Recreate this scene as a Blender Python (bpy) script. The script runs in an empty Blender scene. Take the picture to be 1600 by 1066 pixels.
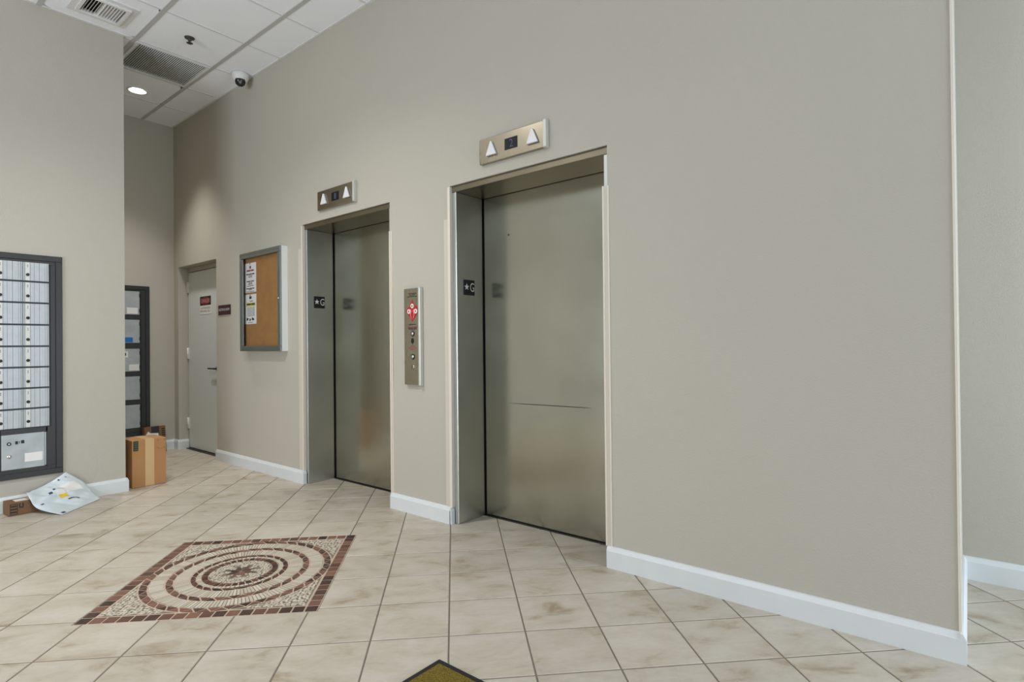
import bpy, bmesh, math, random
from mathutils import Matrix, Vector
random.seed(7)
FT = 0.3048                      # all dimensions below are in feet
SC = bpy.context.scene
COL = SC.collection

# ------------------------------------------------------------------ camera
cd = bpy.data.cameras.new('camera')
cam = bpy.data.objects.new('camera', cd); COL.objects.link(cam)
cd.sensor_width = 36.0; cd.lens = 36.0 * 877.668 / 1600.0
cd.clip_start = 0.02; cd.clip_end = 200
RR = ((0.7763111, 0.63027181, -0.0099256), (0.01196719, 0.0010069, 0.99992788), (-0.63023635, 0.7763739, 0.00676091))
CP = Vector((8.82037, -7.2694, 3.77456))
m = Matrix.Identity(4)
for i in range(3):
    m[i][0] = RR[0][i]; m[i][1] = RR[1][i]; m[i][2] = -RR[2][i]; m[i][3] = CP[i] * FT
cam.matrix_world = m
SC.camera = cam

def project(p):
    d = Vector(p) - CP
    x, y, z = (sum(RR[k][i] * d[i] for i in range(3)) for k in range(3))
    if z < 0.05: return None
    return 800 + 877.668 * x / z, 533 - 877.668 * y / z

# ------------------------------------------------------------------ world, lights, exposure
w = bpy.data.worlds.new('sky'); SC.world = w; w.use_nodes = True
bg = w.node_tree.nodes['Background']; bg.inputs[0].default_value = (0.75, 0.87, 1.0, 1); bg.inputs[1].default_value = .15
SC.view_settings.view_transform = 'Standard'; SC.view_settings.look = 'None'
SC.view_settings.gamma = 1.0; SC.view_settings.use_curve_mapping = False
SC.view_settings.exposure = 0.19
SC.cycles.max_bounces = 10; SC.cycles.diffuse_bounces = 6; SC.cycles.glossy_bounces = 4
SC.cycles.caustics_reflective = False; SC.cycles.caustics_refractive = False

def area(name, loc, direction, sx, sy, power, color):
    l = bpy.data.lights.new(name, 'AREA'); l.shape = 'RECTANGLE'; l.size = sx * FT; l.size_y = sy * FT
    l.energy = power; l.color = color
    o = bpy.data.objects.new(name, l); COL.objects.link(o)
    o.location = Vector(loc) * FT
    o.rotation_euler = Vector(direction).to_track_quat('-Z', 'Y').to_euler()
    return o
PW = {'rear_left': 138, 'right_near': 138, 'lamp_b': 60, 'lamp_c': 2, 'alcove': 38}
CO = {'rear_left': (.83, .88, 1.0), 'right_near': (.73, .85, 1.0), 'lamp_b': (1, 1, .95), 'lamp_c': (1, 1, .95), 'alcove': (1, .97, .94)}
area('daylight_rear', (0.4, -19.7, 4.8), (-.1, 1, .2), 9.4, 8.2, PW['rear_left'], CO['rear_left'])  # area lamp added in the unseen rear window opening
area('daylight_right_near', (18.8, 0.2, 4.3), (-1, 0, .15), 7.5, 7.6, PW['right_near'], CO['right_near'])  # area lamp added in the unseen right opening, for cool daylight
LAMP_XY = [(-11.9, -0.80), (-2.2, -4.9), (5.8, -4.9)]  # first lamp is in view; the others are unseen, added for light
LAMP_P = ['alcove', 'lamp_b', 'lamp_c']

# ------------------------------------------------------------------ materials
def lin(c):
    return tuple((x / 255 / 12.92 if x / 255 <= .04045 else ((x / 255 + .055) / 1.055) ** 2.4) for x in c)
def mat(name, rgb, rough=0.5, metal=0.0, bump=None, var=None, spec=0.5, **kw):
    """rgb in sRGB 0-255; bump=(scale,strength); var=(scale, amount)"""
    M = bpy.data.materials.new(name); M.use_nodes = True
    nt = M.node_tree; b = nt.nodes['Principled BSDF']
    c = lin(rgb)
    b.inputs['Base Color'].default_value = (*c, 1); b.inputs['Roughness'].default_value = rough
    b.inputs['Metallic'].default_value = metal; b.inputs['Specular IOR Level'].default_value = spec
    for k, v in kw.items(): b.inputs[k].default_value = v
    geo = None
    if var or bump: geo = nt.nodes.new('ShaderNodeNewGeometry')
    if var:
        n = nt.nodes.new('ShaderNodeTexNoise'); n.inputs['Scale'].default_value = var[0]; n.inputs['Detail'].default_value = 4
        nt.links.new(geo.outputs['Position'], n.inputs['Vector'])
        r = nt.nodes.new('ShaderNodeMapRange'); r.inputs[1].default_value = .3; r.inputs[2].default_value = .7
        r.inputs[3].default_value = 1 - var[1]; r.inputs[4].default_value = 1 + var[1]
        nt.links.new(n.outputs['Fac'], r.inputs[0])
        mx = nt.nodes.new('ShaderNodeVectorMath'); mx.operation = 'SCALE'; mx.inputs[0].default_value = c
        nt.links.new(r.outputs[0], mx.inputs['Scale']); nt.links.new(mx.outputs[0], b.inputs['Base Color'])
    if bump:
        n = nt.nodes.new('ShaderNodeTexNoise'); n.inputs['Scale'].default_value = bump[0]; n.inputs['Detail'].default_value = 3
        nt.links.new(geo.outputs['Position'], n.inputs['Vector'])
        bp = nt.nodes.new('ShaderNodeBump'); bp.inputs['Strength'].default_value = bump[1]; bp.inputs['Distance'].default_value = .002
        nt.links.new(n.outputs['Fac'], bp.inputs['Height']); nt.links.new(bp.outputs[0], b.inputs['Normal'])
    return M

def steel(name, rgb, rough, streak=(1.5, 1.5, 260.0), amount=.03, smudge=.03):
    M = bpy.data.materials.new(name); M.use_nodes = True
    nt = M.node_tree; b = nt.nodes['Principled BSDF']; N = nt.nodes.new; L = nt.links.new
    b.inputs['Metallic'].default_value = 1
    geo = N('ShaderNodeNewGeometry'); mp = N('ShaderNodeMapping'); mp.inputs['Scale'].default_value = streak
    L(geo.outputs['Position'], mp.inputs['Vector'])
    n = N('ShaderNodeTexNoise'); n.inputs['Scale'].default_value = 1.0; n.inputs['Detail'].default_value = 2
    L(mp.outputs[0], n.inputs['Vector'])
    n2 = N('ShaderNodeTexNoise'); n2.inputs['Scale'].default_value = 3.2; n2.inputs['Detail'].default_value = 5
    L(geo.outputs['Position'], n2.inputs['Vector'])
    r = N('ShaderNodeMapRange'); r.inputs[1].default_value = .25; r.inputs[2].default_value = .75
    r.inputs[3].default_value = rough - amount * .5; r.inputs[4].default_value = rough + amount * .5
    L(n.outputs['Fac'], r.inputs[0])
    r2 = N('ShaderNodeMapRange'); r2.inputs[1].default_value = .3; r2.inputs[2].default_value = .7
    r2.inputs[3].default_value = -smudge; r2.inputs[4].default_value = smudge
    L(n2.outputs['Fac'], r2.inputs[0])
    ad = N('ShaderNodeMath'); L(r.outputs[0], ad.inputs[0]); L(r2.outputs[0], ad.inputs[1]); L(ad.outputs[0], b.inputs['Roughness'])
    c = lin(rgb)
    r3 = N('ShaderNodeMapRange'); r3.inputs[1].default_value = .3; r3.inputs[2].default_value = .7; r3.inputs[3].default_value = .93; r3.inputs[4].default_value = 1.05
    L(n2.outputs['Fac'], r3.inputs[0])
    sc = N('ShaderNodeVectorMath'); sc.operation = 'SCALE'; sc.inputs[0].default_value = c
    L(r3.outputs[0], sc.inputs['Scale']); L(sc.outputs[0], b.inputs['Base Color'])
    return M

def tile_material():
    M = bpy.data.materials.new('beige_floor_tile'); M.use_nodes = True
    nt = M.node_tree; b = nt.nodes['Principled BSDF']; N = nt.nodes.new; L = nt.links.new
    geo = N('ShaderNodeNewGeometry'); oi = N('ShaderNodeObjectInfo')
    rot = N('ShaderNodeMapping'); rot.inputs['Rotation'].default_value = (0, 0, -math.pi / 4)
    L(geo.outputs['Position'], rot.inputs['Vector'])
    ad = N('ShaderNodeMath'); L(geo.outputs['Random Per Island'], ad.inputs[0]); L(oi.outputs['Random'], ad.inputs[1])
    wv = N('ShaderNodeMath'); wv.operation = 'MULTIPLY'; wv.inputs[1].default_value = 53; L(ad.outputs[0], wv.inputs[0])
    def noise(sx, sy, detail, rough=.55, dist=0.0):
        mp = N('ShaderNodeMapping'); mp.inputs['Scale'].default_value = (sx, sy, 1); L(rot.outputs[0], mp.inputs['Vector'])
        n = N('ShaderNodeTexNoise'); n.noise_dimensions = '4D'; n.inputs['Scale'].default_value = 1; n.inputs['Detail'].default_value = detail
        n.inputs['Roughness'].default_value = rough; n.inputs['Distortion'].default_value = dist
        L(mp.outputs[0], n.inputs['Vector']); L(wv.outputs[0], n.inputs['W']); return n
    n1 = noise(4.5, 8.5, 6, .62, .6); n2 = noise(26, 60, 5, .7)
    cr = N('ShaderNodeValToRGB'); e = cr.color_ramp.elements
    e[0].position = .30; e[0].color = (*lin((156, 138, 113)), 1)
    e[1].position = .72; e[1].color = (*lin((198, 190, 178)), 1)
    k = e.new(.44); k.color = (*lin((185, 175, 158)), 1)
    k = e.new(.56); k.color = (*lin((193, 184, 169)), 1)
    L(n1.outputs['Fac'], cr.inputs[0])
    r = N('ShaderNodeMapRange'); r.inputs[1].default_value = .3; r.inputs[2].default_value = .7; r.inputs[3].default_value = .93; r.inputs[4].default_value = 1.04
    L(n2.outputs['Fac'], r.inputs[0])
    fr = N('ShaderNodeMath'); fr.operation = 'FRACT'; wv2 = N('ShaderNodeMath'); wv2.operation = 'MULTIPLY'; wv2.inputs[1].default_value = 7.31
    L(ad.outputs[0], wv2.inputs[0]); L(wv2.outputs[0], fr.inputs[0])
    r4 = N('ShaderNodeMapRange'); r4.inputs[3].default_value = .95; r4.inputs[4].default_value = 1.03; L(fr.outputs[0], r4.inputs[0])
    mm = N('ShaderNodeMath'); mm.operation = 'MULTIPLY'; L(r.outputs[0], mm.inputs[0]); L(r4.outputs[0], mm.inputs[1])
    sc = N('ShaderNodeVectorMath'); sc.operation = 'SCALE'; L(cr.outputs[0], sc.inputs[0]); L(mm.outputs[0], sc.inputs['Scale'])
    L(sc.outputs[0], b.inputs['Base Color'])
    b.inputs['Roughness'].default_value = .42; b.inputs['Specular IOR Level'].default_value = .35
    bp = N('ShaderNodeBump'); bp.inputs['Strength'].default_value = .12; bp.inputs['Distance'].default_value = .002
    L(n2.outputs['Fac'], bp.inputs['Height']); L(bp.outputs[0], b.inputs['Normal'])
    return M

def stone_mat(name, c0, c1):
    """mosaic stone: tone differs from piece to piece"""
    M = bpy.data.materials.new(name); M.use_nodes = True
    nt = M.node_tree; b = nt.nodes['Principled BSDF']; N = nt.nodes.new; L = nt.links.new
    geo = N('ShaderNodeNewGeometry'); oi = N('ShaderNodeObjectInfo')
    ad = N('ShaderNodeMath'); L(geo.outputs['Random Per Island'], ad.inputs[0]); L(oi.outputs['Random'], ad.inputs[1])
    f = N('ShaderNodeMath'); f.operation = 'FRACT'; L(ad.outputs[0], f.inputs[0])
    n = N('ShaderNodeTexNoise'); n.inputs['Scale'].default_value = 45; n.inputs['Detail'].default_value = 4; L(geo.outputs['Position'], n.inputs['Vector'])
    mx = N('ShaderNodeMath'); mx.operation = 'MULTIPLY_ADD'; mx.inputs[1].default_value = .5; mx.inputs[2].default_value = -.25; L(n.outputs['Fac'], mx.inputs[0])
    s = N('ShaderNodeMath'); L(f.outputs[0], s.inputs[0]); L(mx.outputs[0], s.inputs[1])
    cr = N('ShaderNodeValToRGB'); e = cr.color_ramp.elements
    e[0].color = (*lin(c0), 1); e[1].color = (*lin(c1), 1); L(s.outputs[0], cr.inputs[0]); L(cr.outputs[0], b.inputs['Base Color'])
    b.inputs['Roughness'].default_value = .5
    return M

M = {}
M['wall'] = mat('beige_wall_paint', (186, 181, 168), .75, bump=(190, .6), var=(1.1, .012), spec=.25)
M['guard'] = mat('cream_corner_guard', (205, 197, 183), .45, spec=.4)
M['cream'] = mat('cream_caulk', (222, 214, 198), .5)
M['base'] = mat('white_baseboard_paint', (216, 220, 220), .4, var=(9, .02))
M['wallplain'] = mat('beige_wall_paint_smooth', (186, 181, 168), .75, spec=.25)
M['ceil'] = mat('white_ceiling_tile', (247, 249, 251), .9, bump=(520, .5), var=(600, .025), spec=.1)
M['tee'] = mat('white_ceiling_grid', (222, 222, 220), .5)
M['slab'] = mat('ceiling_void_grey', (150, 150, 148), .9)
M['grout'] = mat('brown_grey_grout', (122, 112, 100), .9, var=(30, .1))
M['tile'] = tile_material()
M['steel'] = steel('brushed_steel', (180, 180, 166), .21, (1.5, 1.5, 260), 0.0, .012)
M['jamb'] = steel('brushed_jamb_steel', (206, 208, 202), .36, (1.5, 1.5, 260), 0.0, .015)
M['headersteel'] = steel('brown_tinged_header_steel', (146, 137, 117), .3, (260, 1.5, 2), .02, .02)  # brown darkening stands in for the dark reflection in the header
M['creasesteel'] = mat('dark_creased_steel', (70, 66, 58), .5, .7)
M['plate'] = steel('satin_faceplate_steel', (172, 163, 143), .26, (260, 260, 2))
M['cap'] = mat('satin_end_cap', (200, 200, 192), .35, .3)
M['chrome'] = mat('bright_chrome', (225, 225, 220), .12, 1)
M['alu'] = mat('brushed_aluminium', (158, 164, 164), .38, 1, var=(60, .04))
M['black'] = mat('black_plastic', (22, 22, 23), .4)
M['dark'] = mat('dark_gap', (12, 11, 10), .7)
M['blackmetal'] = mat('black_anodised_frame', (46, 45, 44), .42, .15)
M['white'] = mat('white_paper', (232, 231, 226), .7)
M['whiteplastic'] = mat('white_plastic', (226, 226, 222), .35)
M['frost'] = mat('frosted_white_lens', (228, 228, 228), .35)
M['display'] = mat('dark_display_glass', (14, 16, 24), .15)
M['digit'] = mat('dim_blue_digit', (62, 68, 92), .4)
M['red'] = mat('red_print', (178, 28, 32), .5)
M['maroon'] = mat('maroon_sign_face', (58, 20, 20), .4)
M['dangerred'] = mat('danger_red', (122, 30, 34), .5)
M['pinkprint'] = mat('pale_pink_print', (214, 160, 160), .5)
M['ink'] = mat('black_print', (28, 28, 30), .6)
M['greyink'] = mat('grey_print', (120, 124, 130), .7)
M['redink'] = mat('faded_red_print', (150, 60, 72), .7)
M['yellow'] = mat('yellow_highlight', (206, 206, 96), .6)
M['doorpaint'] = mat('pale_grey_door_paint', (212, 215, 211), .42, var=(2, .015))
M['cork'] = mat('cork_board', (160, 117, 66), .85, bump=(300, .4), var=(14, .09))
M['boardframe'] = mat('grey_aluminium_frame', (150, 156, 152), .35, .85)
M['card'] = mat('brown_cardboard', (176, 130, 82), .75, var=(7, .05))
M['carddark'] = mat('dark_brown_cardboard', (120, 88, 60), .75, var=(9, .06))
M['tape'] = mat('tan_packing_tape', (206, 172, 126), .35)
M['blacktape'] = mat('black_packing_tape', (38, 34, 34), .4)
M['green'] = mat('green_sticker', (58, 88, 52), .5)
M['bag'] = mat('pale_poly_mailer', (206, 216, 219), .32, bump=(28, .35), var=(5, .02))
M['navy'] = mat('navy_print', (52, 62, 92), .5)
M['bluelabel'] = mat('blue_label', (20, 110, 178), .5)
M['yellowlabel'] = mat('yellow_label', (226, 194, 40), .5)
M['matpile'] = mat('olive_mat_pile', (116, 100, 44), .95, bump=(700, 1), var=(170, .5), spec=.1)
M['matedge'] = mat('black_rubber_edge', (17, 16, 14), .6)
M['mailalu'] = mat('ribbed_mailbox_aluminium', (182, 186, 186), .45, .35, var=(25, .04))
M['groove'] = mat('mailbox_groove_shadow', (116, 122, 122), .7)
M['locker'] = mat('silver_locker_door', (174, 178, 178), .5, .4, var=(12, .10))
M['strip'] = mat('pale_number_strip', (212, 212, 206), .5)
M['bronze'] = mat('dark_sprinkler_metal', (84, 82, 76), .45, .6)
M['ventblack'] = mat('vent_duct_grey', (70, 70, 70), .9)
M['maintee'] = mat('grey_white_main_tee', (188, 188, 184), .5)
M['lens'] = mat('dark_camera_lens', (40, 42, 40), .15)
M['lensring'] = mat('grey_lens_ring', (120, 124, 120), .3)
M['brownstone'] = stone_mat('brown_mosaic_stone', (46, 28, 23), (128, 90, 73))
M['darkstone'] = stone_mat('dark_brown_mosaic_stone', (42, 25, 21), (104, 66, 52))
M['creamstone'] = stone_mat('cream_mosaic_stone', (184, 171, 152), (208, 198, 181))
M['mosaicgrout'] = mat('pale_mosaic_grout', (192, 172, 152), .85)
M['creambed'] = mat('grey_mosaic_bed', (124, 112, 98), .85)
def emission(name, rgb, s):
    X = bpy.data.materials.new(name); X.use_nodes = True
    b = X.node_tree.nodes['Principled BSDF']; b.inputs['Emission Color'].default_value = (*rgb, 1); b.inputs['Emission Strength'].default_value = s
    b.inputs['Base Color'].default_value = (.9, .9, .9, 1); return X
M['bulb'] = emission('lit_fluorescent_tube', (1, .96, .9), 6)
M['reflector'] = mat('bright_downlight_reflector', (236, 236, 232), .25, .6)
def glass_mat():
    X = bpy.data.materials.new('clear_glass'); X.use_nodes = True; nt = X.node_tree
    nt.nodes.remove(nt.nodes['Principled BSDF'])
    t = nt.nodes.new('ShaderNodeBsdfTransparent'); g = nt.nodes.new('ShaderNodeBsdfGlossy'); g.inputs['Roughness'].default_value = .03
    f = nt.nodes.new('ShaderNodeLayerWeight'); f.inputs[0].default_value = .12; mx = nt.nodes.new('ShaderNodeMixShader')
    nt.links.new(f.outputs[0], mx.inputs[0]); nt.links.new(t.outputs[0], mx.inputs[1]); nt.links.new(g.outputs[0], mx.inputs[2])
    nt.links.new(mx.outputs[0], nt.nodes['Material Output'].inputs['Surface']); return X
M['glass'] = glass_mat()

# ------------------------------------------------------------------ mesh helpers
class Fr:                       # a local frame on a surface: u right, v up, n out of it
    def __init__(s, o, u, v): s.o = Vector(o); s.u = Vector(u); s.v = Vector(v); s.n = s.u.cross(s.v)
    def at(s, u, v, n=0): return s.o + s.u * u + s.v * v + s.n * n
def FY(y): return Fr((0, y, 0), (1, 0, 0), (0, 0, 1))       # faces -Y: u = X, v = Z, n = -Y
def FX(x): return Fr((x, 0, 0), (0, 1, 0), (0, 0, 1))       # faces +X: u = Y, v = Z, n = +X
def FZ(z): return Fr((0, 0, z), (1, 0, 0), (0, 1, 0))       # faces up
def FC(z): return Fr((0, 0, z), (1, 0, 0), (0, -1, 0))      # faces down

class MB:
    def __init__(s): s.v = []; s.f = []; s.smooth = []
    def add(s, vs, fs, smooth=False):
        k = len(s.v); s.v += [Vector(p) for p in vs]
        for f in fs: s.f.append([k + i for i in f]); s.smooth.append(smooth)
        return s
    def prism(s, fr, pts, n0, n1):
        n = len(pts)
        a = sum(pts[i][0] * pts[(i + 1) % n][1] - pts[(i + 1) % n][0] * pts[i][1] for i in range(n))
        if a < 0: pts = pts[::-1]
        vs = [fr.at(u, v, n0) for u, v in pts] + [fr.at(u, v, n1) for u, v in pts]
        fs = [list(range(n))[::-1], list(range(n, 2 * n))] + [[i, (i + 1) % n, n + (i + 1) % n, n + i] for i in range(n)]
        return s.add(vs, fs)
    def box(s, fr, u0, u1, v0, v1, n0, n1): return s.prism(fr, [(u0, v0), (u1, v0), (u1, v1), (u0, v1)], n0, n1)
    def wbox(s, a, b):
        return s.box(FZ(0), a[0], b[0], a[1], b[1], a[2], b[2])
    def flat(s, fr, pts, n):
        m_ = len(pts); a = sum(pts[i][0] * pts[(i + 1) % m_][1] - pts[(i + 1) % m_][0] * pts[i][1] for i in range(m_))
        if a < 0: pts = pts[::-1]
        return s.add([fr.at(u, v, n) for u, v in pts], [list(range(m_))])
    def disc(s, fr, cu, cv, r, n0, n1, seg=20, rv=None):
        rv = rv or r
        return s.prism(fr, [(cu + r * math.cos(2 * math.pi * i / seg), cv + rv * math.sin(2 * math.pi * i / seg)) for i in range(seg)], n0, n1)
    def lathe(s, fr, cu, cv, prof, seg=24, smooth=True):      # prof: [(radius, n)]
        vs = []; fs = []
        for r, n in prof:
            for i in range(seg):
                t = 2 * math.pi * i / seg; vs.append(fr.at(cu + r * math.cos(t), cv + r * math.sin(t), n))
        for j in range(len(prof) - 1):
            for i in range(seg):
                a = j * seg + i; b_ = j * seg + (i + 1) % seg; fs.append([a, b_, b_ + seg, a + seg])
        return s.add(vs, fs, smooth)
    def tube(s, pts, r, seg=8, smooth=True):
        vs = []; fs = []; pts = [Vector(p) for p in pts]
        for k, p in enumerate(pts):
            t = (pts[min(k + 1, len(pts) - 1)] - pts[max(k - 1, 0)]).normalized()
            a = t.cross(Vector((0, 0, 1)) if abs(t.z) < .9 else Vector((1, 0, 0))).normalized(); b_ = t.cross(a)
            for i in range(seg): q = 2 * math.pi * i / seg; vs.append(p + a * (r * math.cos(q)) + b_ * (r * math.sin(q)))
        for k in range(len(pts) - 1):
            for i in range(seg): fs.append([k * seg + i, k * seg + (i + 1) % seg, (k + 1) * seg + (i + 1) % seg, (k + 1) * seg + i])
        fs.append(list(range(seg))); fs.append(list(range((len(pts) - 1) * seg, len(pts) * seg))[::-1])
        return s.add(vs, fs, smooth)
    def text(s, fr, string, cu, cv, n, width=None, height=None):
        c = bpy.data.curves.new('t', 'FONT'); c.body = string; c.size = 1; c.align_x = 'CENTER'; c.resolution_u = 3
        o = bpy.data.objects.new('t', c); COL.objects.link(o)
        dg = bpy.context.evaluated_depsgraph_get(); me = bpy.data.meshes.new_from_object(o.evaluated_get(dg))
        P = [v.co.copy() for v in me.vertices]; F = [list(p.vertices) for p in me.polygons]
        bpy.data.objects.remove(o); bpy.data.curves.remove(c); bpy.data.meshes.remove(me)
        x0 = min(p.x for p in P); x1 = max(p.x for p in P); y0 = min(p.y for p in P); y1 = max(p.y for p in P)
        su = width / (x1 - x0) if width else None; sv = height / (y1 - y0) if height else None
        su = su or sv; sv = sv or su
        return s.add([fr.at(cu + (p.x - (x0 + x1) / 2) * su, cv + (p.y - (y0 + y1) / 2) * sv, n) for p in P], F)
    def build(s, name, material, parent=None, bevel=0, origin=None):
        o = Vector(origin) if origin is not None else (Vector(parent['_o']) if parent is not None and '_o' in parent else Vector((0, 0, 0)))
        me = bpy.data.meshes.new(name)
        me.from_pydata([tuple((p - o) * FT) for p in s.v], [], s.f)
        me.polygons.foreach_set('use_smooth', s.smooth)
        me.materials.append(M[material]); me.update()
        ob = bpy.data.objects.new(name, me); COL.objects.link(ob)
        if parent is not None: ob.parent = parent
        else: ob.location = o * FT
        ob['_o'] = tuple(o)
        if bevel:
            b = ob.modifiers.new('bevel', 'BEVEL'); b.width = bevel * FT; b.segments = 2; b.limit_method = 'ANGLE'; b.angle_limit = .6
        return ob

def thing(name, label, cat, loc, group=None, kind=None):
    o = bpy.data.objects.new(name, None); COL.objects.link(o); o.empty_display_size = .05
    o.location = Vector(loc) * FT; o['_o'] = tuple(loc)
    tag(o, label, cat, group, kind); return o
def tag(o, label=None, cat=None, group=None, kind=None):
    if label: o['label'] = label
    if cat: o['category'] = cat
    if group: o['group'] = group
    if kind: o['kind'] = kind
    return o
def struct(mb, name, material, bevel=0, label=None): return tag(mb.build(name, material, None, bevel), label, kind='structure')

# ------------------------------------------------------------------ room shell
YW = 1.15; XL = -8.55; XB = -14.40; XE = 8.71; YP = 4.20; ZC = 12.10; ZT = 12.4
XR = 19.0; YR = -20.0
E1 = (-5.33, -1.77); E2 = (0.45, 4.00)                     # clear openings of the two elevators
OP1 = (-5.44, -1.67); OP2 = (0.33, 4.10)                   # rough openings in the wall
ZH = 7.15
DO = (-14.03, -10.83, 6.78)                                # electrical room door opening
floor = tag(MB().wbox((XB - .5, YR - .5, -.25), (XR + .5, YP + .5, -.007)).build('floor', 'grout'), 'diagonal beige tiled lobby floor', kind='structure')
W = MB(); fy = FY(YW)
TH = .85
for a, b_, z0 in ((XB - .4, DO[0], 0), (DO[0], DO[1], DO[2]), (DO[1], OP1[0], 0), (OP1[0], OP1[1], ZH), (OP1[1], OP2[0], 0), (OP2[0], OP2[1], ZH), (OP2[1], XE, 0)):
    W.box(fy, a, b_, z0, ZT, -TH, 0)
struct(W, 'wall_elevator', 'wall', label='long beige wall that holds both elevators')
struct(MB().wbox((XE - .5, YW + TH, 0), (XE, YP + .4, ZT)).wbox((XE, YW + .002, 0), (XE + .004, YP, ZT)), 'wall_end', 'wallplain')
struct(MB().wbox((XE, YP, 0), (XR, YP + .4, ZT)), 'wall_passage', 'wall')
struct(MB().wbox((XL - .4, YR, 0), (XL, -2.17, ZT)).wbox((XB, -2.57, 0), (XL - .4, -2.17, ZT)), 'wall_left', 'wall')
struct(MB().wbox((XB - .4, -2.57, 0), (XB, YW, ZT)), 'wall_back', 'wall')
# unseen sides behind and to the right of the camera: walls, with glazed openings added to carry daylight
def wall_with_openings(name, horiz, pos, lo, hi, ops, zlo, zhi, th):
    b = MB(); out = -.4 if horiz else .4
    def bx(a, c, z0, z1):
        if horiz: b.wbox((a, pos - .4, z0), (c, pos, z1))
        else: b.wbox((pos, a, z0), (pos + .4, c, z1))
    t = lo
    for o0, o1 in ops:
        bx(t, o0, 0, ZT); bx(o0, o1, 0, zlo); bx(o0, o1, zhi, ZT); t = o1
    bx(t, hi, 0, ZT); struct(b, name, 'wall')
wall_with_openings('wall_rear', True, YR, XL - .4, XR + .4, [(-4.4, 5.2)], .5, 9.1, .4)
wall_with_openings('wall_right', False, XR, YR, YP + .4, [(-3.7, 4.0)], .4, 9.1, .4)
def added_window(name, horiz, a, b_, pos, n, z0, z1):
    root = thing(name, None, None, (pos if not horiz else a, pos if horiz else a, z0), kind='structure')
    f = MB(); g = MB()
    def bx(m_, a0, a1, d0, d1, zz0, zz1):
        if horiz: m_.wbox((a0, pos - d1, zz0), (a1, pos - d0, zz1))
        else: m_.wbox((pos + d0, a0, zz0), (pos + d1, a1, zz1))
    for k in range(n + 1):
        t = a + .08 + (b_ - a - .16) * k / n; bx(f, t - .08, t + .08, .1, .3, z0, z1)
    for z in (z0, 7.0, z1 - .16): bx(f, a, b_, .1, .3, z, z + .16)
    f.build('window_frame', 'blackmetal', root)
    bx(g, a + .1, b_ - .1, .195, .205, z0 + .1, z1 - .1); g.build('pane', 'glass', root)
added_window('window_1', True, -4.4, 5.2, YR, 3, .5, 9.1)  # unseen window, added to carry the light from behind
added_window('window_2', False, -3.7, 4.0, XR, 2, .4, 9.1)  # unseen window, added to carry the daylight from the right

# ------------------------------------------------------------------ baseboards
def baseboard(name, segs):
    b = MB()
    for p, q, nrm in segs:                                # wall line p->q, outward normal
        p = Vector((*p, 0)); q = Vector((*q, 0)); nv = Vector((*nrm, 0)); d = (q - p)
        prof = [(0, 0), (.058, 0), (.058, .285), (.05, .30), (.036, .335), (.028, .352), (0, .358)]
        n = len(prof)
        vs = [p + nv * u + Vector((0, 0, v)) for u, v in prof] + [q + nv * u + Vector((0, 0, v)) for u, v in prof]
        fs = [[i, (i + 1) % n, n + (i + 1) % n, n + i] for i in range(n)] + [list(range(n))[::-1], list(range(n, 2 * n))]
        b.add(vs, fs)
    o = struct(b, name, 'base')
    bm = bmesh.new(); bm.from_mesh(o.data); bmesh.ops.recalc_face_normals(bm, faces=bm.faces); bm.to_mesh(o.data); bm.free()
    return o
S = .058
baseboard('baseboard_elevator', [((DO[1], YW), (OP1[0], YW), (0, -1)), ((OP1[0], YW - S), (OP1[0], YW + .04), (1, 0)),
    ((OP1[1], YW), (OP2[0] - .02, YW), (0, -1)), ((OP2[0] - .04, YW - S), (OP2[0] - .04, YW + .04), (1, 0)),
    ((OP2[1] - .06, YW), (XE, YW), (0, -1)), ((XE, YW - S), (XE, YP), (1, 0)),
    ((XB, YW), (DO[0], YW), (0, -1)), ((DO[0], YW - S), (DO[0], YW + .33), (1, 0))])
baseboard('baseboard_passage', [((XE, YP), (XR, YP), (0, -1))])
baseboard('baseboard_left', [((XL, YR), (XL, -2.17), (1, 0)), ((XB, -2.17), (XL + S, -2.17), (0, 1))])
baseboard('baseboard_back', [((XB, .40), (XB, YW), (1, 0)), ((XB, -2.17), (XB, -1.2), (1, 0))])

# corner guards and caulk beside the elevators
def trim(name, fr_, rects, material):
    b = MB()
    for u0, u1, v0, v1, n0, n1 in rects: b.box(fr_, u0, u1, v0, v1, n0, n1)
    return struct(b, name, material)
T0 = .355
trim('trim_1', fy, [(OP1[0] - .22, OP1[0] + .005, T0, 6.5, -.05, .012)], 'guard')
trim('trim_2', fy, [(OP1[0] - .045, OP1[0] + .012, T0, 7.12, -.06, .02)], 'cream')
trim('trim_3', fy, [(OP1[1] - .012, OP1[1] + .03, T0, 6.46, -.06, .02), (OP1[1] + .075, OP1[1] + .095, T0, 6.46, -.02, .02)], 'cream')
trim('trim_4', fy, [(OP1[1], OP1[1] + .085, T0, 6.46, -.05, .012)], 'guard')
trim('trim_5', fy, [(OP2[0] - .18, OP2[0] + .005, T0, 6.46, -.05, .012)], 'guard')
trim('trim_6', fy, [(OP2[0] - .06, OP2[0] + .012, T0, 7.13, -.06, .022)], 'cream')
trim('trim_7', fy, [(OP2[1] - .09, OP2[1] - .06, T0, 6.46, -.06, .02), (OP2[1] + .01, OP2[1] + .03, T0, 6.46, -.02, .02)], 'cream')
trim('trim_8', fy, [(OP2[1] - .08, OP2[1] + .02, T0, 6.46, -.05, .012)], 'guard')
trim('trim_9', FX(XE), [(YW - .012, YW + .12, T0, ZC, -.012, .014)], 'cream')

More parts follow.
